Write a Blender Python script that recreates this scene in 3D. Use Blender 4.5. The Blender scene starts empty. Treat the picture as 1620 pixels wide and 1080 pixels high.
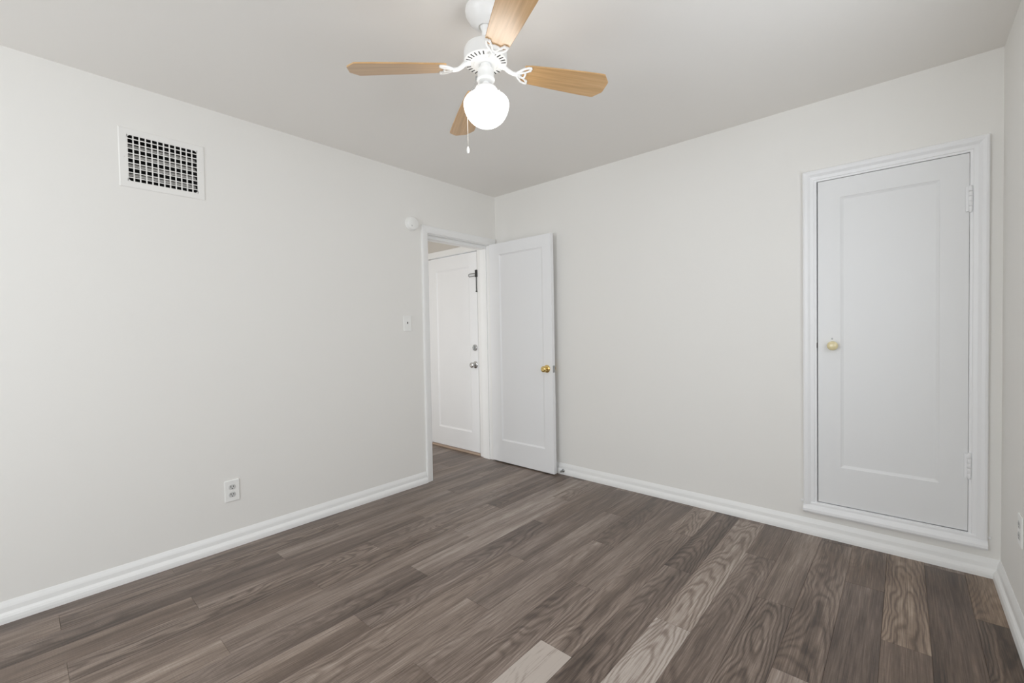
import bpy, bmesh, math, random
from mathutils import Vector, Matrix
C = bpy.context.scene.collection
SC = bpy.context.scene
random.seed(7)

# ------------------------------------------------------------------ camera
F_PX, YAW, PITCH, ROLL = 700.609, 0.725266, -0.023354, -0.018338
CAM = Vector((2.86068, -3.01712, 1.19322))
fw = Vector((-math.sin(YAW) * math.cos(PITCH), math.cos(YAW) * math.cos(PITCH), math.sin(PITCH)))
r0 = Vector((math.cos(YAW), math.sin(YAW), 0))
u0 = r0.cross(fw)
rt = math.cos(ROLL) * r0 + math.sin(ROLL) * u0
up = -math.sin(ROLL) * r0 + math.cos(ROLL) * u0
cd = bpy.data.cameras.new('camera')
cd.sensor_width = 36.0
cd.lens = F_PX * 36.0 / 1620.0
cd.clip_start = 0.02
cam = bpy.data.objects.new('camera', cd)
cam.matrix_world = Matrix(((rt.x, up.x, -fw.x, CAM.x), (rt.y, up.y, -fw.y, CAM.y), (rt.z, up.z, -fw.z, CAM.z), (0, 0, 0, 1)))
C.objects.link(cam)
SC.camera = cam

# ------------------------------------------------------------------ view, world and daylight
SC.view_settings.view_transform = 'Standard'
SC.view_settings.look = 'None'
SC.view_settings.gamma = 1.0
SC.view_settings.use_curve_mapping = False
SC.view_settings.exposure = 0.20
SC.cycles.use_denoising = True
SC.cycles.max_bounces = 12
SC.cycles.diffuse_bounces = 8
SC.cycles.sample_clamp_indirect = 6.0
wd = bpy.data.worlds.new('daylight_sky')
SC.world = wd
wd.use_nodes = True
wd.node_tree.nodes['Background'].inputs[0].default_value = (0.80, 0.88, 1.0, 1)
wd.node_tree.nodes['Background'].inputs[1].default_value = 1.0


def area(name, loc, rot, sx, sy, power, col):
    l = bpy.data.lights.new(name, 'AREA')
    l.shape = 'RECTANGLE'
    l.size, l.size_y, l.energy, l.color = sx, sy, power, col
    o = bpy.data.objects.new(name, l)
    o.location, o.rotation_euler = loc, rot
    C.objects.link(o)
    return o


W, NY, H = 3.198, -4.95, 2.44           # room width, near wall, ceiling height
HP = math.pi / 2
# daylight entering through the two window openings (right wall, near wall)
area('window_daylight', (W + 0.10, -1.65, 1.50), (0, HP, 0), 1.20, 1.30, 13.5, (0.925, 0.965, 1.0))
area('window_daylight_near', (1.55, NY - 0.10, 1.40), (HP, 0, 0), 1.90, 1.40, 42.0, (0.925, 0.97, 1.0))


# ------------------------------------------------------------------ materials
def new_mat(name):
    m = bpy.data.materials.new(name)
    m.use_nodes = True
    nt = m.node_tree
    return m, nt, nt.nodes['Principled BSDF']


def mat(name, col, rough=0.5, metal=0.0, bump=0.0, bscale=60.0, emit=None, coat=0.0):
    m, nt, b = new_mat(name)
    b.inputs['Base Color'].default_value = (*col, 1)
    b.inputs['Roughness'].default_value = rough
    b.inputs['Metallic'].default_value = metal
    b.inputs['Coat Weight'].default_value = coat
    tc = nt.nodes.new('ShaderNodeTexCoord')
    n = nt.nodes.new('ShaderNodeTexNoise')
    n.inputs['Scale'].default_value = bscale
    n.inputs['Detail'].default_value = 3
    nt.links.new(tc.outputs['Object'], n.inputs['Vector'])
    # slight unevenness of the finish
    mr = nt.nodes.new('ShaderNodeMapRange')
    mr.inputs['To Min'].default_value = max(0.02, rough - 0.04)
    mr.inputs['To Max'].default_value = min(1.0, rough + 0.04)
    nt.links.new(n.outputs['Fac'], mr.inputs['Value'])
    nt.links.new(mr.outputs['Result'], b.inputs['Roughness'])
    if bump:
        bp = nt.nodes.new('ShaderNodeBump')
        bp.inputs['Strength'].default_value = bump
        bp.inputs['Distance'].default_value = 0.002
        nt.links.new(n.outputs['Fac'], bp.inputs['Height'])
        nt.links.new(bp.outputs['Normal'], b.inputs['Normal'])
    if emit:
        b.inputs['Emission Color'].default_value = (*emit[0], 1)
        b.inputs['Emission Strength'].default_value = emit[1]
    return m


M = {}
M['wall'] = mat('wall_paint', (0.845, 0.832, 0.803), 0.75, bump=0.10, bscale=90)
M['ceiling'] = mat('ceiling_paint', (0.875, 0.855, 0.825), 0.85, bump=0.08, bscale=110)
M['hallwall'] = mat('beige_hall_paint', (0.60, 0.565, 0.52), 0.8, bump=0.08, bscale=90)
M['trim'] = mat('trim_enamel', (0.875, 0.875, 0.865), 0.38, bump=0.03, bscale=40)
M['door'] = mat('door_enamel', (0.885, 0.89, 0.90), 0.40, bump=0.03, bscale=35)
M['closet'] = mat('closet_door_enamel', (0.815, 0.82, 0.825), 0.42, bump=0.03, bscale=35)
M['plastic'] = mat('white_plastic', (0.89, 0.89, 0.87), 0.4)
M['metalwhite'] = mat('white_enamelled_metal', (0.86, 0.86, 0.85), 0.33)
M['ventwhite'] = mat('vent_enamel', (0.85, 0.84, 0.815), 0.5)
M['dark'] = mat('dark_cavity', (0.012, 0.011, 0.010), 0.9)
M['slot'] = mat('slot_dark', (0.05, 0.05, 0.05), 0.7)
M['recept'] = mat('receptacle_face', (0.62, 0.62, 0.61), 0.45)
M['brass'] = mat('polished_brass', (0.83, 0.62, 0.25), 0.18, 1.0)
M['chrome'] = mat('satin_chrome', (0.62, 0.62, 0.62), 0.22, 1.0)
M['steel'] = mat('dull_steel', (0.42, 0.43, 0.43), 0.4, 1.0)
M['black'] = mat('black_metal', (0.05, 0.05, 0.05), 0.4, 0.6)
M['ivory'] = mat('ivory_porcelain', (0.80, 0.70, 0.42), 0.22, coat=0.4)
M['thresh'] = mat('pale_wood_sill', (0.50, 0.38, 0.29), 0.55)
M['globe'] = mat('lit_opal_glass', (0.95, 0.95, 0.93), 0.15, emit=((1.0, 0.97, 0.92), 5.0))
M['chain'] = mat('bead_chain', (0.45, 0.44, 0.42), 0.35, 0.9)


def math_node(nt, op, a=None, b=None, clamp=False):
    n = nt.nodes.new('ShaderNodeMath')
    n.operation = op
    n.use_clamp = clamp
    for i, v in enumerate((a, b)):
        if v is None:
            continue
        if isinstance(v, (int, float)):
            n.inputs[i].default_value = v
        else:
            nt.links.new(v, n.inputs[i])
    return n.outputs[0]


def ramp(nt, fac, stops):
    n = nt.nodes.new('ShaderNodeValToRGB')
    e = n.color_ramp.elements
    e[0].position, e[0].color = stops[0][0], (*stops[0][1], 1)
    e[1].position, e[1].color = stops[-1][0], (*stops[-1][1], 1)
    for ps, cl in stops[1:-1]:
        x = e.new(ps)
        x.color = (*cl, 1)
    nt.links.new(fac, n.inputs[0])
    return n.outputs[0]


def noise(nt, vec, scale, detail=2.0, rough=0.5, dist=0.0):
    n = nt.nodes.new('ShaderNodeTexNoise')
    n.inputs['Scale'].default_value = scale
    n.inputs['Detail'].default_value = detail
    n.inputs['Roughness'].default_value = rough
    n.inputs['Distortion'].default_value = dist
    nt.links.new(vec, n.inputs['Vector'])
    return n.outputs['Fac']


def scaled(nt, vec, s):
    n = nt.nodes.new('ShaderNodeVectorMath')
    n.operation = 'MULTIPLY'
    n.inputs[1].default_value = s
    nt.links.new(vec, n.inputs[0])
    return n.outputs[0]


def make_floor_material():
    m, nt, b = new_mat('vinyl_plank_wood')
    uv = nt.nodes.new('ShaderNodeUVMap')
    uv.uv_map = 'plank'                                  # metres across and along, shifted per plank
    at = nt.nodes.new('ShaderNodeAttribute')
    at.attribute_name = 'plank_look'                     # r tone, g figure strength, b warmth
    sep = nt.nodes.new('ShaderNodeSeparateColor')
    nt.links.new(at.outputs['Color'], sep.inputs[0])
    tone, fig, warm = sep.outputs[0], sep.outputs[1], sep.outputs[2]
    v = uv.outputs[0]
    # cathedral figure: nested arches down the plank's middle, bent by a slow noise
    lu = nt.nodes.new('ShaderNodeUVMap')
    lu.uv_map = 'across'                                 # 0 .. 1 across the plank
    sx = nt.nodes.new('ShaderNodeSeparateXYZ')
    nt.links.new(lu.outputs[0], sx.inputs[0])
    sv = nt.nodes.new('ShaderNodeSeparateXYZ')
    nt.links.new(v, sv.inputs[0])
    slow = noise(nt, scaled(nt, v, (5.0, 1.3, 1)), 1.0, 2, 0.5, 0.2)
    wob = noise(nt, scaled(nt, v, (22.0, 7.0, 1)), 1.0, 2, 0.5)
    off = math_node(nt, 'SUBTRACT', sx.outputs[0], math_node(nt, 'ADD', math_node(nt, 'MULTIPLY', slow, 0.7), 0.15))
    arch = math_node(nt, 'MULTIPLY', math_node(nt, 'MULTIPLY', off, off), 11.0)
    ph = math_node(nt, 'ADD', math_node(nt, 'ADD', arch, math_node(nt, 'MULTIPLY', sv.outputs[1], 5.0)),
                   math_node(nt, 'ADD', math_node(nt, 'MULTIPLY', slow, 13.0), math_node(nt, 'MULTIPLY', wob, 1.3)))
    rings = math_node(nt, 'SINE', math_node(nt, 'MULTIPLY', ph, 6.283))
    mask = math_node(nt, 'ADD', math_node(nt, 'MULTIPLY', noise(nt, scaled(nt, v, (3.0, 1.4, 1)), 1.0, 1), 2.2),
                     math_node(nt, 'SUBTRACT', math_node(nt, 'MULTIPLY', fig, 1.0), 1.0), clamp=True)
    rings = math_node(nt, 'MULTIPLY', math_node(nt, 'POWER', math_node(nt, 'ADD', math_node(nt, 'MULTIPLY', rings, 0.5), 0.5), 2.0), math_node(nt, 'MULTIPLY', fig, mask))
    fine = noise(nt, scaled(nt, v, (230, 6, 1)), 1.0, 3, 0.6)
    strk = noise(nt, scaled(nt, v, (40, 1.3, 1)), 1.0, 5, 0.62)
    broad = noise(nt, scaled(nt, v, (10, 0.9, 1)), 1.0, 3, 0.5, 0.4)
    saw = noise(nt, scaled(nt, v, (14, 260, 1)), 1.0, 1, 0.5)
    # sum into one value
    s = math_node(nt, 'MULTIPLY', math_node(nt, 'SUBTRACT', strk, 0.5), 0.62)
    s = math_node(nt, 'ADD', s, math_node(nt, 'MULTIPLY', math_node(nt, 'SUBTRACT', broad, 0.5), 0.95))
    s = math_node(nt, 'ADD', s, math_node(nt, 'MULTIPLY', math_node(nt, 'SUBTRACT', fine, 0.5), 0.80))
    s = math_node(nt, 'ADD', s, math_node(nt, 'MULTIPLY', math_node(nt, 'SUBTRACT', saw, 0.5), 0.10))
    s = math_node(nt, 'SUBTRACT', s, math_node(nt, 'MULTIPLY', rings, 0.27))
    s = math_node(nt, 'ADD', s, math_node(nt, 'ADD', tone, 0.045), clamp=True)
    col = ramp(nt, s, [(0.0, (0.030, 0.021, 0.016)), (0.25, (0.076, 0.053, 0.041)), (0.5, (0.155, 0.115, 0.093)),
                       (0.75, (0.285, 0.228, 0.193)), (1.0, (0.47, 0.41, 0.365))])
    mx = nt.nodes.new('ShaderNodeMix')
    mx.data_type = 'RGBA'
    mx.blend_type = 'MULTIPLY'
    nt.links.new(warm, mx.inputs[0])
    nt.links.new(col, mx.inputs[6])
    mx.inputs[7].default_value = (1.0, 0.86, 0.66, 1)
    nt.links.new(mx.outputs[2], b.inputs['Base Color'])
    rg = math_node(nt, 'ADD', math_node(nt, 'MULTIPLY', strk, 0.14), 0.27)
    nt.links.new(rg, b.inputs['Roughness'])
    bp = nt.nodes.new('ShaderNodeBump')
    bp.inputs['Strength'].default_value = 0.12
    bp.inputs['Distance'].default_value = 0.001
    nt.links.new(fine, bp.inputs['Height'])
    nt.links.new(bp.outputs['Normal'], b.inputs['Normal'])
    return m


def make_blade_material():
    m, nt, b = new_mat('oak_blade_veneer')
    tc = nt.nodes.new('ShaderNodeTexCoord')
    v = tc.outputs['Object']                             # blade runs along local x
    strk = noise(nt, scaled(nt, v, (3, 70, 1)), 1.0, 4, 0.6, 0.3)
    fine = noise(nt, scaled(nt, v, (10, 320, 1)), 1.0, 2, 0.5)
    s = math_node(nt, 'ADD', math_node(nt, 'MULTIPLY', strk, 0.8), math_node(nt, 'MULTIPLY', fine, 0.2))
    col = ramp(nt, s, [(0.25, (0.44, 0.245, 0.095)), (0.5, (0.60, 0.36, 0.155)), (0.75, (0.72, 0.475, 0.24))])
    nt.links.new(col, b.inputs['Base Color'])
    b.inputs['Roughness'].default_value = 0.28
    b.inputs['Coat Weight'].default_value = 0.8
    b.inputs['Coat Roughness'].default_value = 0.36
    return m


M['floor'] = make_floor_material()
M['blade'] = make_blade_material()


# ------------------------------------------------------------------ helpers
def link(name, bm, m, parent=None, smooth=None, bevel=0.0, seg=2):
    bmesh.ops.recalc_face_normals(bm, faces=bm.faces)
    me = bpy.data.meshes.new(name)
    bm.to_mesh(me)
    bm.free()
    for x in (m if isinstance(m, (list, tuple)) else [m]):
        me.materials.append(x)
    o = bpy.data.objects.new(name, me)
    C.objects.link(o)
    if parent:
        o.parent = parent
    if smooth:
        for p in me.polygons:
            p.use_smooth = True
        if hasattr(me, 'set_sharp_from_angle'):
            me.set_sharp_from_angle(angle=math.radians(smooth))
    if bevel:
        md = o.modifiers.new('bevel', 'BEVEL')
        md.width, md.segments, md.limit_method, md.angle_limit = bevel, seg, 'ANGLE', math.radians(40)
    return o


def tag(o, label=None, cat=None, group=None, kind=None):
    if label:
        o['label'] = label
    if cat:
        o['category'] = cat
    if group:
        o['group'] = group
    if kind:
        o['kind'] = kind
    return o


def struct(o, label, cat):
    return tag(o, label, cat, kind='structure')


def empty(name, loc=(0, 0, 0), rot=(0, 0, 0)):
    o = bpy.data.objects.new(name, None)
    o.location, o.rotation_euler = loc, rot
    o.empty_display_size = 0.05
    C.objects.link(o)
    return o


def box(bm, x0, x1, y0, y1, z0, z1, mi=0):
    vs = [bm.verts.new((x, y, z)) for x in (x0, x1) for y in (y0, y1) for z in (z0, z1)]
    for f in ((0, 1, 3, 2), (4, 6, 7, 5), (0, 4, 5, 1), (2, 3, 7, 6), (0, 2, 6, 4), (1, 5, 7, 3)):
        bm.faces.new([vs[i] for i in f]).material_index = mi


def boxes(*bs):
    bm = bmesh.new()
    for b in bs:
        box(bm, *b)
    return bm


def lathe(bm, prof, n=32, mtx=None, cap=True):
    """revolve (r, z) points about local z"""
    rows = []
    for r, z in prof:
        if r < 1e-6:
            rows.append([bm.verts.new((0, 0, z))])
        else:
            rows.append([bm.verts.new((r * math.cos(2 * math.pi * k / n), r * math.sin(2 * math.pi * k / n), z)) for k in range(n)])
    allv = [v for rw in rows for v in rw]
    for a, b in zip(rows, rows[1:]):
        for k in range(n):
            k2 = (k + 1) % n
            if len(a) == 1 and len(b) == 1:
                continue
            if len(a) == 1:
                bm.faces.new((a[0], b[k], b[k2]))
            elif len(b) == 1:
                bm.faces.new((a[k], b[0], a[k2]))
            else:
                bm.faces.new((a[k], b[k], b[k2], a[k2]))
    if cap:
        for rw in (rows[0], rows[-1]):
            if len(rw) > 1:
                bm.faces.new(rw)
    if mtx is not None:
        bmesh.ops.transform(bm, matrix=mtx, verts=allv)
    return bm


def tube(bm, pts, r, n=8):
    pts = [Vector(p) for p in pts]
    rad = r if isinstance(r, (list, tuple)) else [r] * len(pts)
    rings, ref = [], None
    for i, p in enumerate(pts):
        t = (pts[min(i + 1, len(pts) - 1)] - pts[max(i - 1, 0)]).normalized()
        if ref is None:
            ref = Vector((0, 0, 1)) if abs(t.z) < 0.9 else Vector((1, 0, 0))
        a = (ref - t * ref.dot(t)).normalized()
        ref = a
        b = t.cross(a)
        rings.append([bm.verts.new(p + rad[i] * (math.cos(2 * math.pi * k / n) * a + math.sin(2 * math.pi * k / n) * b)) for k in range(n)])
    for a, b in zip(rings, rings[1:]):
        for k in range(n):
            bm.faces.new((a[k], a[(k + 1) % n], b[(k + 1) % n], b[k]))
    bm.faces.new(rings[0])
    bm.faces.new(rings[-1])
    return bm


def prism(bm, outline, z0, z1, mtx=None):
    """extrude an (x, y) outline from z0 to z1"""
    a = [bm.verts.new((x, y, z0)) for x, y in outline]
    b = [bm.verts.new((x, y, z1)) for x, y in outline]
    n = len(a)
    bm.faces.new(a)
    bm.faces.new(b)
    for k in range(n):
        bm.faces.new((a[k], a[(k + 1) % n], b[(k + 1) % n], b[k]))
    if mtx is not None:
        bmesh.ops.transform(bm, matrix=mtx, verts=a + b)
    return bm


def sweep(bm, prof, path, closed=False):
    """sweep a profile of (offset across, height out) along path frames [(origin, across dir, out dir)]"""
    rings = []
    for o, ac, ou in path:
        o, ac, ou = Vector(o), Vector(ac), Vector(ou)
        rings.append([bm.verts.new(o + ac * a + ou * h) for a, h in prof])
    n = len(prof)
    pairs = list(zip(rings, rings[1:])) + ([(rings[-1], rings[0])] if closed else [])
    for a, b in pairs:
        for k in range(n):
            bm.faces.new((a[k], a[(k + 1) % n], b[(k + 1) % n], b[k]))
    if not closed:
        bm.faces.new(rings[0])
        bm.faces.new(rings[-1])
    return bm


def slab(axis, pos, thick, u0, u1, z0, z1, holes=()):
    """wall slab in the plane axis = pos .. pos + thick, with rectangular openings (u0, u1, z0, z1)"""
    bm = bmesh.new()
    us = sorted({u0, u1, *[h[0] for h in holes], *[h[1] for h in holes]})
    zs = sorted({z0, z1, *[h[2] for h in holes], *[h[3] for h in holes]})

    def P(u, z, d):
        return (pos + d, u, z) if axis == 'x' else (u, pos + d, z)

    def solid(i, j):
        if i < 0 or j < 0 or i >= len(us) - 1 or j >= len(zs) - 1:
            return False
        cu, cz = (us[i] + us[i + 1]) / 2, (zs[j] + zs[j + 1]) / 2
        return not any(h[0] < cu < h[1] and h[2] < cz < h[3] for h in holes)

    vc = {}

    def V(i, j, d):
        k = (i, j, d)
        if k not in vc:
            vc[k] = bm.verts.new(P(us[i], zs[j], thick if d else 0.0))
        return vc[k]

    for i in range(len(us) - 1):
        for j in range(len(zs) - 1):
            if not solid(i, j):
                continue
            for d in (0, 1):
                bm.faces.new((V(i, j, d), V(i + 1, j, d), V(i + 1, j + 1, d), V(i, j + 1, d)))
            for (di, dj, a, b) in ((-1, 0, (i, j), (i, j + 1)), (1, 0, (i + 1, j), (i + 1, j + 1)), (0, -1, (i, j), (i + 1, j)), (0, 1, (i, j + 1), (i + 1, j + 1))):
                if not solid(i + di, j + dj):
                    bm.faces.new((V(*a, 0), V(*b, 0), V(*b, 1), V(*a, 1)))
    return bm


def Rz(a):
    return Matrix.Rotation(a, 4, 'Z')


# ------------------------------------------------------------------ room shell
LT = 0.12                                               # left wall thickness
D_Y0, D_Y1, D_Z = -0.800, -0.075, 1.990                  # rough doorway opening in the left wall
V_Y0, V_Y1, V_Z0, V_Z1 = -2.612, -2.326, 1.968, 2.198    # duct opening behind the vent
struct(link('wall_left', slab('x', -LT, LT, NY, 0.0, 0, H, [(D_Y0, D_Y1, -1, D_Z), (V_Y0, V_Y1, V_Z0, V_Z1)]), M['wall']),
       'long off-white wall on the left with the doorway and air vent', 'wall')
CL = (2.487, 3.096, 0.186, 2.000)                        # closet opening in the back wall
struct(link('wall_back', slab('y', 0.0, 0.12, -LT, W + 0.12, 0, H, [CL]), M['wall']),
       'off-white back wall holding the raised closet door', 'wall')
struct(link('wall_right', slab('x', W, 0.12, NY, 0.0, 0, H, [(-2.30, -1.00, 0.90, 2.10)]), M['wall']),
       'narrow strip of shaded off-white wall at the right edge', 'wall')
struct(link('wall_near', slab('y', NY - 0.12, 0.12, -LT, W + 0.12, 0, H, [(0.60, 2.50, 0.70, 2.10)]), M['wall']),
       'off-white wall behind the viewer with a wide window', 'wall')
struct(link('ceiling', boxes((-LT, W + 0.12, NY - 0.12, 0.12, H, H + 0.1)), M['ceiling']),
       'flat pale grey ceiling carrying the fan', 'ceiling')


def window(name, axis, pos, u0, u1, z0, z1, label):
    """painted sash frame with one meeting rail and a mullion, set in its opening"""
    def b(ua, ub, za, zb, d0=0.02, d1=0.07):
        return (pos + d0, pos + d1, ua, ub, za, zb) if axis == 'x' else (ua, ub, pos + d0, pos + d1, za, zb)
    f = 0.045
    bm = boxes(b(u0, u0 + f, z0, z1), b(u1 - f, u1, z0, z1), b(u0 + f, u1 - f, z0, z0 + f), b(u0 + f, u1 - f, z1 - f, z1))
    o = struct(link(name, bm, M['trim'], bevel=0.004), label, 'window')
    zm, um = (z0 + z1) / 2, (u0 + u1) / 2
    link('meeting_rail', boxes(b(u0 + f, u1 - f, zm - 0.02, zm + 0.02, 0.025, 0.065)), M['trim'], o)
    for za, zb in ((z0 + f, zm - 0.02), (zm + 0.02, z1 - f)):
        link('mullion', boxes(b(um - 0.011, um + 0.011, za, zb, 0.03, 0.06)), M['trim'], o)
    return o


window('window_1', 'x', W, -2.30, -1.00, 0.90, 2.10, 'white sash window in the right wall beside the viewer')
window('window_2', 'y', NY - 0.09, 0.60, 2.50, 0.70, 2.10, 'white sash window in the wall behind the viewer')

# ------------------------------------------------------------------ hall beyond the doorway
HX0, HY0 = -1.55, -2.3
HB = -0.055                                             # front plane of the hall's end wall
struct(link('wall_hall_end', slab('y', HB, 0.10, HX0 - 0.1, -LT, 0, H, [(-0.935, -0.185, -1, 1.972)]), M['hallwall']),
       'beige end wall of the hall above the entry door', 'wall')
struct(link('wall_hall_side', boxes((HX0 - 0.1, HX0, HY0, HB, 0, H)), M['wall']), 'far side wall of the hall, out of sight behind the doorway', 'wall')
struct(link('wall_hall_near', boxes((HX0 - 0.1, -LT, HY0 - 0.1, HY0, 0, H)), M['wall']), 'near end wall of the hall, hidden behind the left wall', 'wall')
struct(link('ceiling_hall', boxes((HX0 - 0.1, -LT, HY0 - 0.1, HB + 0.1, H, H + 0.1)), M['ceiling']), 'hall ceiling beyond the doorway', 'ceiling')
area('hall_fill', (-0.42, HY0 + 0.02, 1.05), (HP, 0, 0), 0.50, 1.70, 12.5, (0.97, 0.985, 1.0))  # unseen fill light added before the solid near wall to brighten the entry door

# ------------------------------------------------------------------ plank floor: one surface, every plank laid out with its own look
PW, X0 = 0.1405, -0.014
ENDS = {1: -0.475, 2: -0.865, 0: -1.285}
PL = 1.222


def build_floor():
    bm = bmesh.new()
    uvl = bm.loops.layers.uv.new('plank')
    uvx = bm.loops.layers.uv.new('across')
    cl = bm.loops.layers.float_color.new('plank_look')
    rnd = random.Random(21)
    # (row, distance of the plank's middle from the back wall) -> tone, figure, warmth
    special = {(15, 0.6): (0.76, 0.95, 0.10), (15, 1.9): (0.90, 0.9, 0.0), (13, 0.2): (0.72, 0.8, 0.15), (13, 1.1): (0.55, 0.7, 0.1),
               (13, 2.3): (1.02, 0.7, 0.0), (20, 0.4): (0.70, 0.95, 0.62), (20, 1.5): (0.38, 0.2, 0.4), (22, 0.2): (0.60, 0.6, 0.80),
               (22, 1.1): (0.36, 1.0, 0.5), (21, 0.6): (0.33, 0.2, 0.45), (21, 1.9): (0.40, 0.6, 0.35), (7, 1.1): (0.66, 0.2, 0.0),
               (6, 0.7): (0.62, 0.3, 0.0), (10, 0.2): (0.36, 0.2, 0.1), (10, 1.1): (0.52, 0.3, 0.0), (17, 1.5): (0.42, 1.0, 0.15),
               (17, 0.4): (0.50, 0.2, 0.15), (12, 0.7): (0.44, 0.1, 0.05), (12, 1.9): (0.56, 0.7, 0.05), (11, 0.4): (0.46, 0.6, 0.1), (11, 1.5): (0.62, 0.5, 0.05),
               (14, 0.9): (0.50, 0.8, 0.05), (19, 0.2): (0.40, 0.5, 0.4), (19, 1.1): (0.42, 0.1, 0.15), (18, 0.6): (0.50, 0.8, 0.25),
               (18, 1.9): (0.62, 0.5, 0.1), (16, 0.9): (0.50, 0.7, 0.1), (16, 0.2): (0.44, 0.2, 0.2), (0, 0.7): (0.44, 0.1, 0), (0, 1.9): (0.45, 0.2, 0.05), (0, 3.1): (0.42, 0.2, 0.05), (1, 3.2): (0.60, 0.2, 0.2), (9, 0.7): (0.48, 0.2, 0), (8, 1.5): (0.46, 0.8, 0)}
    for row in range(-12, 23):
        xa, xb = X0 + PW * row, min(X0 + PW * (row + 1), W)
        ymin = NY if xb > 0.10 else HY0
        e = ENDS[row % 3] + PL * 2
        ends = [e - PL * k for k in range(8)]
        for ya, yb in zip(ends[1:], ends):
            tone, fig, warm = rnd.uniform(0.38, 0.60), rnd.choice((0.1, 0.2, 0.3, 0.6, 0.9)), rnd.uniform(0.0, 0.2)
            su, sv = rnd.uniform(0, 40), rnd.uniform(0, 40)
            y0, y1 = max(ya, ymin), min(yb, 0.0)
            if y1 - y0 < 0.004:
                continue
            mid = -(y0 + y1) / 2
            for (r, d), val in special.items():
                if r == row and -y1 <= d <= -y0:
                    tone, fig, warm = val
            g = 0.0007                                    # pressed edge round each plank
            q = [(xa, y0), (xb, y0), (xb, y1), (xa, y1)]
            qi = [(xa + g, y0 + g), (xb - g, y0 + g), (xb - g, y1 - g), (xa + g, y1 - g)]
            vo = [bm.verts.new((x, y, -0.0012)) for x, y in q]
            vi = [bm.verts.new((x, y, 0.0)) for x, y in qi]
            fs = [bm.faces.new(vi)] + [bm.faces.new((vo[k], vo[(k + 1) % 4], vi[(k + 1) % 4], vi[k])) for k in range(4)]
            for f in fs:
                for lp in f.loops:
                    lp[uvl].uv = (lp.vert.co.x - xa + su, lp.vert.co.y + sv)
                    lp[uvx].uv = ((lp.vert.co.x - xa) / PW, 0.0)
                    lp[cl] = (tone, fig, warm, 1)
    box(bm, HX0 - 0.1, W + 0.1, NY - 0.1, 0.08, -0.06, -0.003)
    return link('floor', bm, M['floor'])


struct(build_floor(), 'grey-brown wood plank floor running into the hall', 'floor')

# ------------------------------------------------------------------ baseboards: moulded board with a shoe strip at the floor
BASE = [(0.0, 0.0), (0.028, 0.0), (0.0275, 0.014), (0.0255, 0.025), (0.021, 0.034), (0.0155, 0.040), (0.0135, 0.043), (0.0115, 0.062), (0.0085, 0.071), (0.005, 0.079), (0.002, 0.086), (0.0, 0.086)]


def baseboard(name, pts, label):
    """pts: list of (floor point, outward direction)"""
    bm = bmesh.new()
    sweep(bm, BASE, [((x, y, 0), (ox, oy, 0), (0, 0, 1)) for x, y, ox, oy in pts])
    return struct(link(name, bm, M['trim']), label, 'baseboard')


baseboard('baseboard_left', [(0, NY, 1, 0), (0, -0.853, 1, 0)], 'white baseboard along the foot of the left wall')
baseboard('baseboard_back', [(0.03, 0, 0, -1), (W, 0, -1, -1)], 'white moulded baseboard along the back wall under the closet door')
baseboard('baseboard_right', [(W, 0, -1, -1), (W, NY, -1, 0)], 'white baseboard along the foot of the right wall')

# ------------------------------------------------------------------ bedroom doorway: casing, jamb and stop
t = struct(empty('trim_1', (0, -0.44, 0)), 'white casing round the open doorway in the left wall', 'door frame')


def local(o, bm):
    bmesh.ops.translate(bm, verts=bm.verts, vec=-Vector(o.location))
    return bm


CAS = [(0.0, 0.0), (0.0, 0.015), (0.004, 0.019), (0.014, 0.020), (0.050, 0.016), (0.056, 0.013), (0.058, 0.010), (0.058, 0.0)]
bm = bmesh.new()
yo, yi, zo = -0.852, -0.078, 2.046
# outer edge path; profile runs inwards from the outer edge
sweep(bm, CAS, [((0, yo, 0), (0, 1, 0), (1, 0, 0)), ((0, yo, zo), (0, 1, -1), (1, 0, 0)), ((0, -0.012, zo), (0, -1, -1), (1, 0, 0)), ((0, -0.012, 0), (0, -1, 0), (1, 0, 0))])
link('casing', local(t, bm), M['trim'], t)
bm = boxes((-LT - 0.001, -0.0005, D_Y0, D_Y0 + 0.011, 0, D_Z), (-LT - 0.001, -0.0005, D_Y1 - 0.007, D_Y1, 0, D_Z), (-LT - 0.001, -0.0005, D_Y0 + 0.011, D_Y1 - 0.007, D_Z - 0.008, D_Z))
link('jamb', local(t, bm), M['trim'], t, bevel=0.0015)
bm = boxes((-LT, -0.040, D_Y0 + 0.011, D_Y0 + 0.018, 0, 1.958), (-LT, -0.040, D_Y1 - 0.016, D_Y1 - 0.007, 0, 1.958), (-LT, -0.040, D_Y0 + 0.011, D_Y1 - 0.007, 1.957, D_Z - 0.008))
link('door_stop_strip', local(t, bm), M['trim'], t, bevel=0.0015)
bm = boxes((-0.030, -0.004, D_Y0 + 0.0108, D_Y0 + 0.0125, 0.855, 0.905))
o = link('strike_plate', local(t, bm), M['trim'], t)
bm = boxes((-0.022, -0.011, D_Y0 + 0.0122, D_Y0 + 0.0130, 0.868, 0.892))
tag(link('latch_hole', local(t, bm), M['slot'], o), 'dark latch hole')


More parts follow.
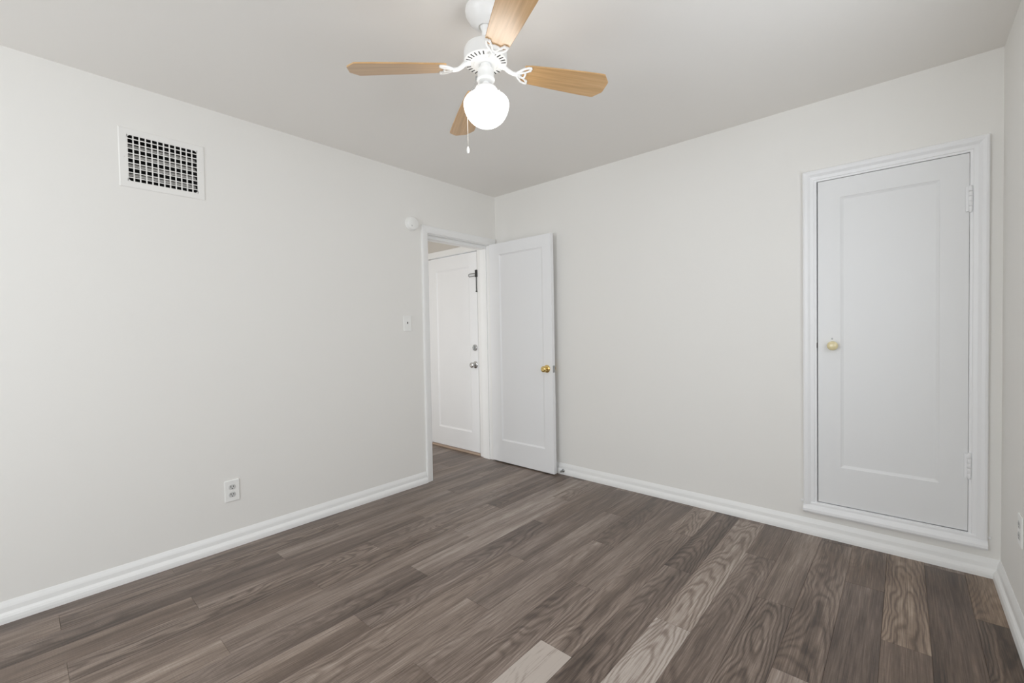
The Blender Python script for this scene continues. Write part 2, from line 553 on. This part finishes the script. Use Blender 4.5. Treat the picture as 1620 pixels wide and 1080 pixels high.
# ------------------------------------------------------------------ panelled door slab (local: x across, z up, front face at y = 0 facing -y)
def panel_door(bm, w, h, th, px0, px1, pz0, pz1, slope=0.013, depth=0.009, both=True):
    def face(y, sgn):
        o = [bm.verts.new((x, y, z)) for x, z in ((0, 0), (w, 0), (w, h), (0, h))]
        rings = [o]
        for ins, dp in ((0.0, 0.0), (0.002, 0.0025), (slope - 0.003, depth - 0.001), (slope, depth)):
            rings.append([bm.verts.new((x, y + sgn * dp, z)) for x, z in ((px0 + ins, pz0 + ins), (px1 - ins, pz0 + ins), (px1 - ins, pz1 - ins), (px0 + ins, pz1 - ins))])
        for a, b in zip(rings, rings[1:]):
            for k in range(4):
                bm.faces.new((a[k], a[(k + 1) % 4], b[(k + 1) % 4], b[k]))
        bm.faces.new(rings[-1])
        return o
    a = face(0.0, 1)
    if both:
        b = face(th, -1)
    else:
        b = [bm.verts.new((x, th, z)) for x, z in ((0, 0), (w, 0), (w, h), (0, h))]
        bm.faces.new(b)
    for k in range(4):
        bm.faces.new((a[k], a[(k + 1) % 4], b[(k + 1) % 4], b[k]))
    return bm


def hinge(name, parent, loc, length, m, r=0.0065, leaf=None):
    """barrel with five knuckles and ball tips, standing upright"""
    bm = bmesh.new()
    n = 5
    for k in range(n):
        z0, z1 = length * k / n + 0.0006, length * (k + 1) / n - 0.0006
        lathe(bm, [(r * 0.9, z0), (r, z0 + 0.001), (r, z1 - 0.001), (r * 0.9, z1)], 14)
    lathe(bm, [(0.0, -0.007), (r * 0.7, -0.005), (r * 0.8, -0.001), (r * 0.6, 0.001)], 14)
    lathe(bm, [(r * 0.6, length - 0.001), (r * 0.8, length + 0.001), (r * 0.7, length + 0.005), (0.0, length + 0.007)], 14)
    if leaf:
        box(bm, leaf[0], leaf[1], leaf[2], leaf[3], 0.0, length)
    o = link(name, bm, m, parent, smooth=40)
    o.location = loc
    return o


def knob(name, parent, loc, m, face=(0, -1, 0), rose=0.032, kr=0.026, out=0.06):
    """rose, neck and round knob standing out along face"""
    q = Vector((0, 0, 1)).rotation_difference(Vector(face)).to_matrix().to_4x4()
    bm = lathe(bmesh.new(), [(rose, 0.0), (rose, 0.003), (rose * 0.93, 0.006), (rose * 0.60, 0.010), (rose * 0.42, 0.012)], 28, q)
    ro = link('rose', bm, m, None, smooth=50)
    bm = lathe(bmesh.new(), [(0.010, 0.008), (0.010, out * 0.45), (0.013, out * 0.52), (kr * 0.85, out * 0.60), (kr, out * 0.74), (kr * 0.94, out * 0.88),
                             (kr * 0.72, out * 0.97), (kr * 0.35, out), (kr * 0.30, out * 0.985), (0.0, out * 0.985)], 28, q)
    kn = link(name, bm, m, parent, smooth=50)
    kn.location = loc
    ro.parent = kn
    return kn


# open bedroom door, swung back against the back wall
DW, DH = 0.696, 1.977
d1 = struct(link('door_1', panel_door(bmesh.new(), DW, DH, 0.035, 0.118, 0.606, 0.196, 1.876), M['door'], bevel=0.0015),
            'open white single-panel door with a brass knob, swung against the back wall', 'door')
d1.location = (0.012, -0.0955, 0.009)
tag(knob('door_knob', d1, (0.640, 0.0, 0.868), M['brass']), 'polished brass knob')
tag(knob('door_knob', d1, (0.640, 0.035, 0.868), M['brass'], (0, 1, 0), out=0.056), 'polished brass knob')
lp = link('latch_plate', boxes((DW - 0.0005, DW + 0.0012, 0.005, 0.030, 0.838, 0.895)), M['steel'], d1)
tag(lp, 'dull steel latch plate')
bm = bmesh.new()
prism(bm, [(DW, 0.011), (DW + 0.010, 0.013), (DW + 0.010, 0.020), (DW, 0.025)], 0.858, 0.876)
link('latch_bolt', bm, M['steel'], lp)
for z in (0.20, 0.93, 1.68):
    hinge('hinge', d1, (-0.004, 0.040, z), 0.09, M['trim'], 0.006)

# spring door stop on the back wall baseboard
ds = tag(empty('door_stop', (0.752, -0.028, 0.034)), 'small dull metal door stop on the baseboard by the open door', 'door stop')
bm = lathe(bmesh.new(), [(0.013, 0.0), (0.013, 0.003), (0.009, 0.006), (0.006, 0.008)], 20, Matrix.Rotation(HP, 4, 'X'))
link('mount', bm, M['steel'], ds, smooth=40)
bm = bmesh.new()
tube(bm, [(0.0055 * math.cos(a * 0.6), -0.006 - a * 0.00042, 0.0055 * math.sin(a * 0.6)) for a in range(0, 110)], 0.0013, 6)
link('spring', bm, M['steel'], ds, smooth=60)
bm = lathe(bmesh.new(), [(0.0, 0.0), (0.007, 0.0), (0.008, 0.003), (0.008, 0.010), (0.006, 0.013), (0.0, 0.013)], 20, Matrix.Translation((0, -0.051, 0)) @ Matrix.Rotation(HP, 4, 'X'))
tag(link('rubber_tip', bm, M['recept'], ds, smooth=40), 'pale rubber tip')

# ------------------------------------------------------------------ closet door raised above the floor in the back wall
tc_ = struct(empty('trim_2', (2.79, 0, 0.12)), 'white moulded casing framing the closet door', 'door frame')
CC = [(0.0, 0.0), (0.0, 0.022), (0.004, 0.028), (0.012, 0.030), (0.024, 0.026), (0.036, 0.017), (0.050, 0.014), (0.052, 0.014), (0.054, 0.010), (0.062, 0.009), (0.064, 0.006), (0.064, 0.0)]
cx0, cx1, cz1, cz0 = 2.4265, 3.1545, 2.0585, 0.176
bm = bmesh.new()
sweep(bm, CC, [((cx0, 0, cz0), (1, 0, 0), (0, -1, 0)), ((cx0, 0, cz1), (1, 0, -1), (0, -1, 0)), ((cx1, 0, cz1), (-1, 0, -1), (0, -1, 0)), ((cx1, 0, cz0), (-1, 0, 0), (0, -1, 0))])
link('casing', local(tc_, bm), M['door'], tc_)
AP = [(0.0, 0.0), (0.0, 0.022), (0.004, 0.030), (0.012, 0.034), (0.024, 0.033), (0.034, 0.025), (0.046, 0.018), (0.057, 0.018), (0.062, 0.016), (0.062, 0.0)]
bm = bmesh.new()
sweep(bm, AP, [((cx0, 0, 0.126), (0, 0, 1), (0, -1, 0)), ((cx1, 0, 0.126), (0, 0, 1), (0, -1, 0))])
link('sill_apron', local(tc_, bm), M['door'], tc_)
for xa, xb in ((cx0 - 0.012, cx0 + 0.001), (cx1 - 0.001, cx1 + 0.012)):
    link('sill_horn', local(tc_, boxes((xa, xb, -0.014, 0.0, 0.180, 0.189))), M['door'], tc_, bevel=0.002)
bm = boxes((CL[0], CL[0] + 0.004, -0.006, 0.118, CL[2], CL[3]), (CL[1] - 0.004, CL[1], -0.006, 0.118, CL[2], CL[3]), (CL[0] + 0.004, CL[1] - 0.004, -0.006, 0.118, CL[3] - 0.004, CL[3]),
           (CL[0] + 0.004, CL[1] - 0.004, -0.006, 0.118, CL[2], CL[2] + 0.004))
link('jamb', local(tc_, bm), M['door'], tc_)
bm = boxes((CL[0] + 0.001, CL[0] + 0.0055, -0.0064, -0.002, 1.068, 1.096))
tag(link('strike_hole', local(tc_, bm), M['slot'], tc_), 'dark latch hole in the casing edge')
# dark closet behind
struct(link('wall_closet', boxes((CL[0] - 0.05, CL[1] + 0.05, 0.42, 0.44, 0.1, 2.1), (CL[0] - 0.07, CL[0] - 0.05, 0.12, 0.44, 0.1, 2.1), (CL[1] + 0.05, CL[1] + 0.07, 0.12, 0.44, 0.1, 2.1),
                             (CL[0] - 0.07, CL[1] + 0.07, 0.12, 0.44, 2.1, 2.12), (CL[0] - 0.07, CL[1] + 0.07, 0.12, 0.44, 0.08, 0.1)), M['wall']),
       'inside of the shallow closet behind the shut door', 'wall')
c0, c1, z0, z1 = 2.4955, 3.0895, 0.1945, 1.9925
d2 = struct(link('door_2', panel_door(bmesh.new(), c1 - c0, z1 - z0, 0.032, 0.103, 0.494, 0.212, 1.696, slope=0.014, depth=0.008), M['closet'], bevel=0.0015),
            'shut white closet door with an ivory oval knob, set above the floor', 'door')
d2.location = (c0, -0.004, z0)
q = Matrix.Rotation(HP, 4, 'X')
bm = lathe(bmesh.new(), [(0.0105, 0.0), (0.0105, 0.018), (0.013, 0.023), (0.021, 0.029), (0.0255, 0.036), (0.0245, 0.043), (0.018, 0.049), (0.008, 0.051), (0.0, 0.051)], 32, q)
ck = link('door_knob', bm, M['ivory'], d2, smooth=50)
ck.location = (2.566 - c0, 0.0, 1.081 - z0)
tag(ck, 'ivory porcelain knob')
bm = lathe(bmesh.new(), [(0.016, 0.0), (0.016, 0.002), (0.012, 0.005), (0.0105, 0.006)], 24, q)
link('rose', bm, M['door'], ck, smooth=40)
bm = lathe(bmesh.new(), [(0.0045, -0.001), (0.0045, 0.0012), (0.003, 0.002), (0.0, 0.002)], 16, q)
sc_ = link('screw', bm, M['steel'], d2, smooth=40)
sc_.location = (2.561 - c0, 0.0, 1.119 - z0)
for zz in (1.718, 0.454):
    hinge('hinge', d2, (3.0925 - c0, -0.0095, zz - z0), 0.115, M['door'], 0.0075, leaf=(-0.016, 0.0, 0.002, 0.0085))

# ------------------------------------------------------------------ entry door at the end of the hall
th = struct(empty('trim_3', (-0.56, HB, 0)), 'white casing round the entry door in the hall', 'door frame')
bm = bmesh.new()
HC = [(0.0, 0.0), (0.0, 0.014), (0.006, 0.018), (0.050, 0.014), (0.062, 0.010), (0.062, 0.0)]
sweep(bm, HC, [((-0.992, HB, 0), (1, 0, 0), (0, -1, 0)), ((-0.992, HB, 2.030), (1, 0, -1), (0, -1, 0)), ((-0.1225, HB, 2.030), (-1, 0, -1), (0, -1, 0)), ((-0.1225, HB, 0), (-1, 0, 0), (0, -1, 0))])
link('casing', local(th, bm), M['trim'], th)
bm = boxes((-0.930, -0.190, HB - 0.016, HB + 0.09, 0.0, 0.016))
tag(link('threshold', local(th, bm), M['thresh'], th, bevel=0.003), 'pale bare wood threshold')
d3 = struct(link('door_3', panel_door(bmesh.new(), 0.736, 1.932, 0.035, 0.125, 0.628, 0.185, 1.800, slope=0.016, depth=0.010), M['door'], bevel=0.0015),
            'shut white entry door seen through the doorway, with chrome locks', 'door')
d3.location = (-0.929, HB - 0.006, 0.026)
tag(knob('door_knob', d3, (0.694, 0.0, 0.849), M['chrome'], rose=0.034, kr=0.027, out=0.062), 'chrome knob')
bm = lathe(bmesh.new(), [(0.032, 0.0), (0.032, 0.005), (0.027, 0.011), (0.012, 0.012), (0.0, 0.012)], 28, q)
db = link('deadbolt', bm, M['chrome'], d3, smooth=40)
db.location = (0.694, 0.0, 1.014)
tag(db, 'chrome deadbolt turn')
link('thumb_turn', boxes((-0.006, 0.006, -0.028, -0.011, -0.022, 0.022)), M['steel'], db, bevel=0.003)
# swing-bar guard: black bracket at the door edge, short loop and hanging bar
gd = link('door_guard', boxes((0.728, 0.752, -0.020, -0.004, 1.688, 1.756)), M['black'], d3, bevel=0.002)
tag(gd, 'black metal door guard with hanging bar')
bm = bmesh.new()
tube(bm, [(0.732, -0.016, 1.721), (0.700, -0.017, 1.723), (0.650, -0.016, 1.724), (0.640, -0.016, 1.718), (0.640, -0.016, 1.703), (0.650, -0.016, 1.697), (0.700, -0.017, 1.698), (0.732, -0.016, 1.700)], 0.0045, 8)
tag(link('loop', bm, M['steel'], gd, smooth=60), 'steel loop')
bm = bmesh.new()
tube(bm, [(0.741, -0.014, 1.690), (0.741, -0.014, 1.600), (0.741, -0.014, 1.556)], 0.0042, 8)
lathe(bm, [(0.0, -0.008), (0.007, -0.005), (0.0085, 0.0), (0.007, 0.005), (0.0, 0.008)], 14, Matrix.Translation((0.741, -0.014, 1.552)))
link('bar', bm, M['black'], gd, smooth=60)
for zz in (1.690, 0.262):
    hinge('hinge', d3, (-0.001, -0.006, zz - 0.026), 0.10, M['trim'], 0.0065)

# ------------------------------------------------------------------ air vent high on the left wall
va = tag(empty('air_vent', (0.0, -2.470, 2.082)), 'square white return-air vent with a grid face high on the left wall', 'air vent')
GY, GZ = (-2.614, -2.322), (1.964, 2.201)
NC, NR = 12, 10
ly = lambda y: y + 2.470
lz = lambda z: z - 2.082
bm = bmesh.new()
oy0, oy1, oz0, oz1 = -2.648, -2.294, 1.936, 2.226
FR = [(0.0, 0.0), (0.0, 0.004), (0.004, 0.007), (0.034, 0.0075), (0.034, 0.0)]
sweep(bm, [(a, h) for a, h in ((0, 0), (0, 0.0015), (0.004, 0.0040), (0.030, 0.0040), (0.033, 0.0032), (0.033, 0.0))],
      [((0, ly(oy0), lz(oz0)), (0, 1, 1), (1, 0, 0)), ((0, ly(oy0), lz(oz1)), (0, 1, -1), (1, 0, 0)), ((0, ly(oy1), lz(oz1)), (0, -1, -1), (1, 0, 0)), ((0, ly(oy1), lz(oz0)), (0, -1, 1), (1, 0, 0))], closed=True)
link('frame', bm, M['ventwhite'], va)
iy0, iy1, iz0, iz1 = ly(oy0) + 0.032, ly(oy1) - 0.032, lz(oz0) + 0.027, lz(oz1) - 0.027
bm = bmesh.new()
bw, bh = 0.0026, 0.0022
for k in range(NC + 1):
    y = iy0 + (iy1 - iy0) * k / NC
    box(bm, 0.0008, 0.0036, y - bw, y + bw, iz0, iz1)
for k in range(NR + 1):
    z = iz0 + (iz1 - iz0) * k / NR
    box(bm, 0.0010, 0.0034, iy0, iy1, z - bh, z + bh)
# cut-off corners of the stamped grid
cs = 0.017
for sy, yy in ((1, iy0), (-1, iy1)):
    for sz, zz in ((1, iz0), (-1, iz1)):
        tri = [bm.verts.new((x, yy + sy * a, zz + sz * b)) for x in (0.0008, 0.0036) for a, b in ((0, 0), (cs, 0), (0, cs))]
        bm.faces.new(tri[:3])
        bm.faces.new(tri[3:])
        for a, b in ((0, 1), (1, 2), (2, 0)):
            bm.faces.new((tri[a], tri[b], tri[b + 3], tri[a + 3]))
link('grille', bm, M['ventwhite'], va)
# slanted louvres behind the grid
for k in range(4):
    z = iz0 + 0.0305 + k * (iz1 - iz0) / 5
    bm = bmesh.new()
    vs = [(-0.012, z + 0.003), (-0.036, z + 0.0200), (-0.036, z + 0.0215), (-0.012, z + 0.0045)]
    a = [bm.verts.new((x, iy0 + 0.003, zz)) for x, zz in vs]
    b = [bm.verts.new((x, iy1 - 0.003, zz)) for x, zz in vs]
    bm.faces.new(a)
    bm.faces.new(b)
    for i in range(4):
        bm.faces.new((a[i], a[(i + 1) % 4], b[(i + 1) % 4], b[i]))
    link('louvre', bm, M['ventwhite'], va)
tag(link('duct', boxes((-0.115, -0.110, iy0 + 0.004, iy1 - 0.004, iz0 + 0.004, iz1 - 0.004), (-0.110, -0.002, iy0 + 0.003, iy0 + 0.005, iz0 + 0.004, iz1 - 0.004), (-0.110, -0.002, iy1 - 0.005, iy1 - 0.003, iz0 + 0.004, iz1 - 0.004),
                       (-0.110, -0.002, iy0 + 0.005, iy1 - 0.005, iz0 + 0.004, iz0 + 0.006), (-0.110, -0.002, iy0 + 0.005, iy1 - 0.005, iz1 - 0.006, iz1 - 0.004)), M['dark'], va), 'dark duct behind the grid')
for yy in (iy0 - 0.012, iy1 + 0.012):
    bm = lathe(bmesh.new(), [(0.0035, 0.0035), (0.0035, 0.0050), (0.002, 0.0058), (0.0, 0.0058)], 14, Matrix.Translation((0, yy, 0)) @ Matrix.Rotation(HP, 4, 'Y'))
    link('screw', bm, M['ventwhite'], va, smooth=40)


# ------------------------------------------------------------------ outlets, switch, smoke alarm (local: wall plane x = 0, facing +x)
def wall_outlet(loc, rz, label):
    o = tag(empty('wall_outlet', loc, (0, 0, rz)), label, 'outlet', 'duplex wall outlets')
    pl = link('plate', boxes((0.0, 0.006, -0.037, 0.037, -0.060, 0.060)), M['plastic'], o, bevel=0.003)
    for z in (0.0215, -0.0215):
        bm = bmesh.new()
        ol = []
        for k in range(28):
            a = 2 * math.pi * k / 28
            ol.append((0.0172 * math.cos(a), max(-0.0135, min(0.0135, 0.0172 * math.sin(a)))))
        prism(bm, ol, 0.0, 0.0076, Matrix(((0, 0, 1, 0), (1, 0, 0, 0), (0, 1, 0, z), (0, 0, 0, 1))))
        rc = link('receptacle', bm, M['recept'], o)
        for y, w, h in ((-0.0065, 0.0016, 0.0052), (0.0065, 0.0016, 0.0042)):
            link('slot', boxes((0.0070, 0.0079, y - w, y + w, z + 0.0035 - h, z + 0.0035 + h)), M['slot'], rc)
        bm = lathe(bmesh.new(), [(0.0028, 0.0070), (0.0028, 0.0079), (0.0, 0.0079)], 12, Matrix.Translation((0, 0, z - 0.0085)) @ Matrix.Rotation(HP, 4, 'Y'))
        link('ground_hole', bm, M['slot'], rc)
    bm = lathe(bmesh.new(), [(0.003, 0.0055), (0.003, 0.0068), (0.0015, 0.0075), (0.0, 0.0075)], 14, Matrix.Rotation(HP, 4, 'Y'))
    link('screw', bm, M['plastic'], o, smooth=40)
    return o


wall_outlet((0, -2.214, 0.317), 0, 'white duplex outlet low on the left wall below the air vent')
wall_outlet((W, -0.478, 0.394), math.pi, 'white duplex outlet at the right edge, on the shaded right wall')

ls = tag(empty('light_switch', (0, -1.001, 1.266)), 'white toggle light switch on the left wall beside the doorway', 'light switch')
link('plate', boxes((0.0, 0.006, -0.036, 0.036, -0.059, 0.059)), M['plastic'], ls, bevel=0.003)
link('toggle_slot', boxes((0.0055, 0.0066, -0.0050, 0.0050, -0.0120, 0.0120)), M['recept'], ls)
bm = bmesh.new()
prism(bm, [(0.005, -0.013), (0.005, -0.001), (0.017, -0.010), (0.016, -0.015)], -0.0038, 0.0038, Matrix(((1, 0, 0, 0), (0, 0, 1, 0), (0, 1, 0, 0), (0, 0, 0, 1))))
link('toggle', bm, M['plastic'], ls, bevel=0.0008)
link('slot_shadow_gap', boxes((0.0060, 0.0069, -0.0044, 0.0044, -0.0010, 0.0125)), M['slot'], ls)
for z in (0.030, -0.030):
    bm = lathe(bmesh.new(), [(0.003, 0.0055), (0.003, 0.0066), (0.0, 0.0072)], 14, Matrix.Translation((0, 0, z)) @ Matrix.Rotation(HP, 4, 'Y'))
    link('screw', bm, M['plastic'], ls, smooth=40)

sa = tag(empty('smoke_detector', (0, -0.943, 2.038)), 'small round white smoke detector above the light switch by the doorway', 'smoke detector')
RY = Matrix.Rotation(HP, 4, 'Y')
link('base', lathe(bmesh.new(), [(0.055, 0.0), (0.055, 0.008), (0.052, 0.010)], 40, RY), M['plastic'], sa, smooth=40)
link('cover', lathe(bmesh.new(), [(0.050, 0.009), (0.0515, 0.012), (0.0505, 0.026), (0.047, 0.032), (0.040, 0.035), (0.0, 0.036)], 40, RY), M['plastic'], sa, smooth=40)
link('test_button', lathe(bmesh.new(), [(0.0055, 0.030), (0.0055, 0.0365), (0.0, 0.037)], 16, Matrix.Translation((0, -0.017, -0.022)) @ RY), M['recept'], sa, smooth=40)

# ------------------------------------------------------------------ ceiling fan
AX = Vector((1.6461, -1.7712, 0))
fan = tag(empty('ceiling_fan', (AX.x, AX.y, H)), 'white ceiling fan with four oak blades and a lit round globe', 'ceiling fan')
HC = lambda z: z - H
HZ = lambda z: 1.1932 + (z - 1.1932) * 0.9775 - H
link('canopy', lathe(bmesh.new(), [(0.070, HC(2.44)), (0.073, HC(2.436)), (0.075, HC(2.425)), (0.073, HC(2.412)), (0.066, HC(2.400)), (0.064, HC(2.398)), (0.059, HC(2.388)), (0.048, HC(2.377)), (0.034, HC(2.369)), (0.026, HC(2.366)), (0.022, HC(2.372)), (0.0, HC(2.374))], 48), M['metalwhite'], fan, smooth=35)
bm = lathe(bmesh.new(), [(0.0, HC(2.388)), (0.012, HC(2.386)), (0.019, HC(2.376)), (0.018, HC(2.364)), (0.0125, HC(2.354)), (0.0115, HZ(2.330)), (0.0115, HZ(2.318)), (0.018, HZ(2.314)), (0.020, HZ(2.302))], 28)
link('downrod', bm, M['metalwhite'], fan, smooth=40)
mo = link('motor_housing', lathe(bmesh.new(), [(0.0, HZ(2.322)), (0.030, HZ(2.322)), (0.062, HZ(2.318)), (0.077, HZ(2.311)), (0.083, HZ(2.300)), (0.084, HZ(2.262)), (0.083, HZ(2.257)), (0.078, HZ(2.2535)), (0.046, HZ(2.2515)), (0.044, HZ(2.2490)), (0.030, HZ(2.2480)), (0.0, HZ(2.2480))], 64), M['metalwhite'], fan, smooth=35)
# ring of cooling slots in the underside
for k in range(28):
    a = 2 * math.pi * k / 28
    if min(abs((math.degrees(a) - x + 180) % 360 - 180) for x in (58.5, 148.9, 229, 328.7)) < 9:
        continue
    bm = boxes((0.060, 0.078, -0.0022, 0.0022, HZ(2.2520), HZ(2.2555)))
    bmesh.ops.transform(bm, matrix=Rz(a), verts=bm.verts)
    link('cooling_slot', bm, M['slot'], mo)
# switch housing and light kit
sh = link('switch_housing', lathe(bmesh.new(), [(0.0, HZ(2.250)), (0.020, HZ(2.250)), (0.022, HZ(2.240)), (0.026, HZ(2.232)), (0.031, HZ(2.226)), (0.032, HZ(2.198)), (0.0345, HZ(2.194)), (0.0345, HZ(2.186)), (0.031, HZ(2.181)), (0.013, HZ(2.179)), (0.012, HZ(2.163)), (0.0, HZ(2.163))], 40), M['metalwhite'], fan, smooth=35)
li = link('light_fitter', lathe(bmesh.new(), [(0.0, HZ(2.165)), (0.016, HZ(2.165)), (0.030, HZ(2.163)), (0.039, HZ(2.157)), (0.0405, HZ(2.152)), (0.044, HZ(2.149)), (0.0445, HZ(2.133)), (0.043, HZ(2.130)), (0.0, HZ(2.130))], 40), M['metalwhite'], fan, smooth=35)
for k in range(3):
    a = 2 * math.pi * k / 3 + 0.6
    bm = lathe(bmesh.new(), [(0.0025, 0.043), (0.0025, 0.049), (0.005, 0.049), (0.005, 0.053), (0.0, 0.053)], 12, Matrix.Translation((0, 0, HZ(2.141))) @ Rz(a) @ RY)
    link('thumb_screw', bm, M['metalwhite'], li, smooth=40)
GE, GR = 2.0945, 0.0875                                  # widest level and radius of the globe
gp = [(0.0385, HZ(GE + 0.040)), (0.040, HZ(GE + 0.0365)), (0.0466, HZ(GE + 0.0348))]
gp += [(GR * math.cos(math.radians(a)), HZ(GE + 0.041 * math.sin(math.radians(a)))) for a in (50, 42, 34, 26, 18, 9, 0)]
gp += [(GR * math.cos(math.radians(a)), HZ(GE - 0.091 * math.sin(math.radians(a)))) for a in range(8, 90, 8)] + [(0.0, HZ(GE - 0.091))]
gl = link('globe', lathe(bmesh.new(), gp, 48, cap=False), M['globe'], fan, smooth=70)
tag(gl, 'lit white opal glass globe')

BLADE = [(0.150, 0.040), (0.180, 0.046), (0.29, 0.054), (0.41, 0.061), (0.478, 0.063), (0.486, 0.0615), (0.514, 0.030), (0.516, 0.024)]


def fan_blade(az, zr, zt):
    droop = math.atan2(zt - zr, 0.516 - 0.10)
    ol = [(x, y) for x, y in BLADE] + [(x, -y) for x, y in reversed(BLADE)]
    bm = prism(bmesh.new(), ol, -0.003, 0.003)
    o = link('fan_blade', bm, M['blade'], fan, bevel=0.0016)
    o.matrix_local = Matrix.Translation((0, 0, HZ(zr))) @ Rz(math.radians(az)) @ Matrix.Translation((0.10, 0, 0)) @ Matrix.Rotation(-droop, 4, 'Y') @ Matrix.Translation((-0.10, 0, 0)) @ Matrix.Rotation(math.radians(-12), 4, 'X')
    tag(o, 'oak-veneered blade')
    # cast white iron: arm from the motor, opening into a pierced fan shape under the blade root
    bm = bmesh.new()
    tube(bm, [(0.058, 0, 0.016), (0.078, 0, 0.014), (0.092, 0, 0.003), (0.108, 0, -0.006), (0.128, 0, -0.0075)], [0.0085, 0.009, 0.0085, 0.0080, 0.0085], 10)
    prism(bm, [(0.048, -0.012), (0.070, -0.014), (0.074, 0.0), (0.070, 0.014), (0.048, 0.012)], 0.014, 0.021)
    zc = -0.0065
    for s in (-1, 1):
        tube(bm, [(0.122, 0, zc), (0.134, s * 0.016, zc), (0.148, s * 0.031, zc), (0.164, s * 0.039, zc), (0.176, s * 0.040, zc)], [0.0055, 0.005, 0.0045, 0.0045, 0.004], 8)
        tube(bm, [(0.124, 0, zc), (0.140, s * 0.009, zc), (0.156, s * 0.015, zc), (0.170, s * 0.025, zc), (0.176, s * 0.038, zc)], 0.0040, 8)
        tube(bm, [(0.156, s * 0.015, zc), (0.160, s * 0.006, zc), (0.160, 0.0, zc)], 0.0040, 8)
        lathe(bm, [(0.0, -0.003), (0.006, -0.002), (0.006, 0.003), (0.0, 0.003)], 12, Matrix.Translation((0.172, s * 0.028, zc)))
    lathe(bm, [(0.0, -0.0035), (0.008, -0.002), (0.008, 0.003), (0.0, 0.003)], 12, Matrix.Translation((0.130, 0, zc)))
    ir = link('blade_iron', bm, M['metalwhite'], o, smooth=50)
    tag(ir, 'white pierced metal bracket')
    return o


fan_blade(58.5, 2.236, 2.236)
fan_blade(148.9, 2.230, 2.198)
fan_blade(228.5, 2.232, 2.204)
fan_blade(328.7, 2.228, 2.220)

# pull chain draped over the globe's far left side
vx, vy = Vector((-0.7164, -0.6977)), Vector((-0.6977, 0.7164))      # screen-left and away, on the floor plan
def fp(l, a, z):
    v = vx * l + vy * a
    return (v.x, v.y, HZ(z))
pts = [fp(0.030, 0.004, 2.205), fp(0.037, 0.006, 2.200), fp(0.042, 0.012, 2.190), fp(0.050, 0.020, 2.168), fp(0.060, 0.030, 2.140), fp(0.071, 0.043, 2.117), fp(0.0765, 0.050, 2.098), fp(0.0765, 0.050, 2.02), fp(0.0765, 0.050, 1.945)]
pc = link('pull_chain', tube(bmesh.new(), pts, 0.0011, 6), M['chain'], fan, smooth=60)
bm = lathe(bmesh.new(), [(0.0, 0.0), (0.0035, 0.001), (0.0055, 0.006), (0.0060, 0.014), (0.0045, 0.022), (0.002, 0.028), (0.0, 0.029)], 16, Matrix.Translation(fp(0.0765, 0.050, 1.920)))
tag(link('pull_end', bm, M['metalwhite'], pc, smooth=50), 'white bell-shaped pull')
bm = lathe(bmesh.new(), [(0.0, -0.006), (0.004, -0.005), (0.0045, 0.0), (0.004, 0.005), (0.0, 0.006)], 12, Matrix.Translation(fp(0.037, 0.006, 2.200)))
tag(link('chain_coupling', bm, M['steel'], pc, smooth=50), 'dark steel coupling')
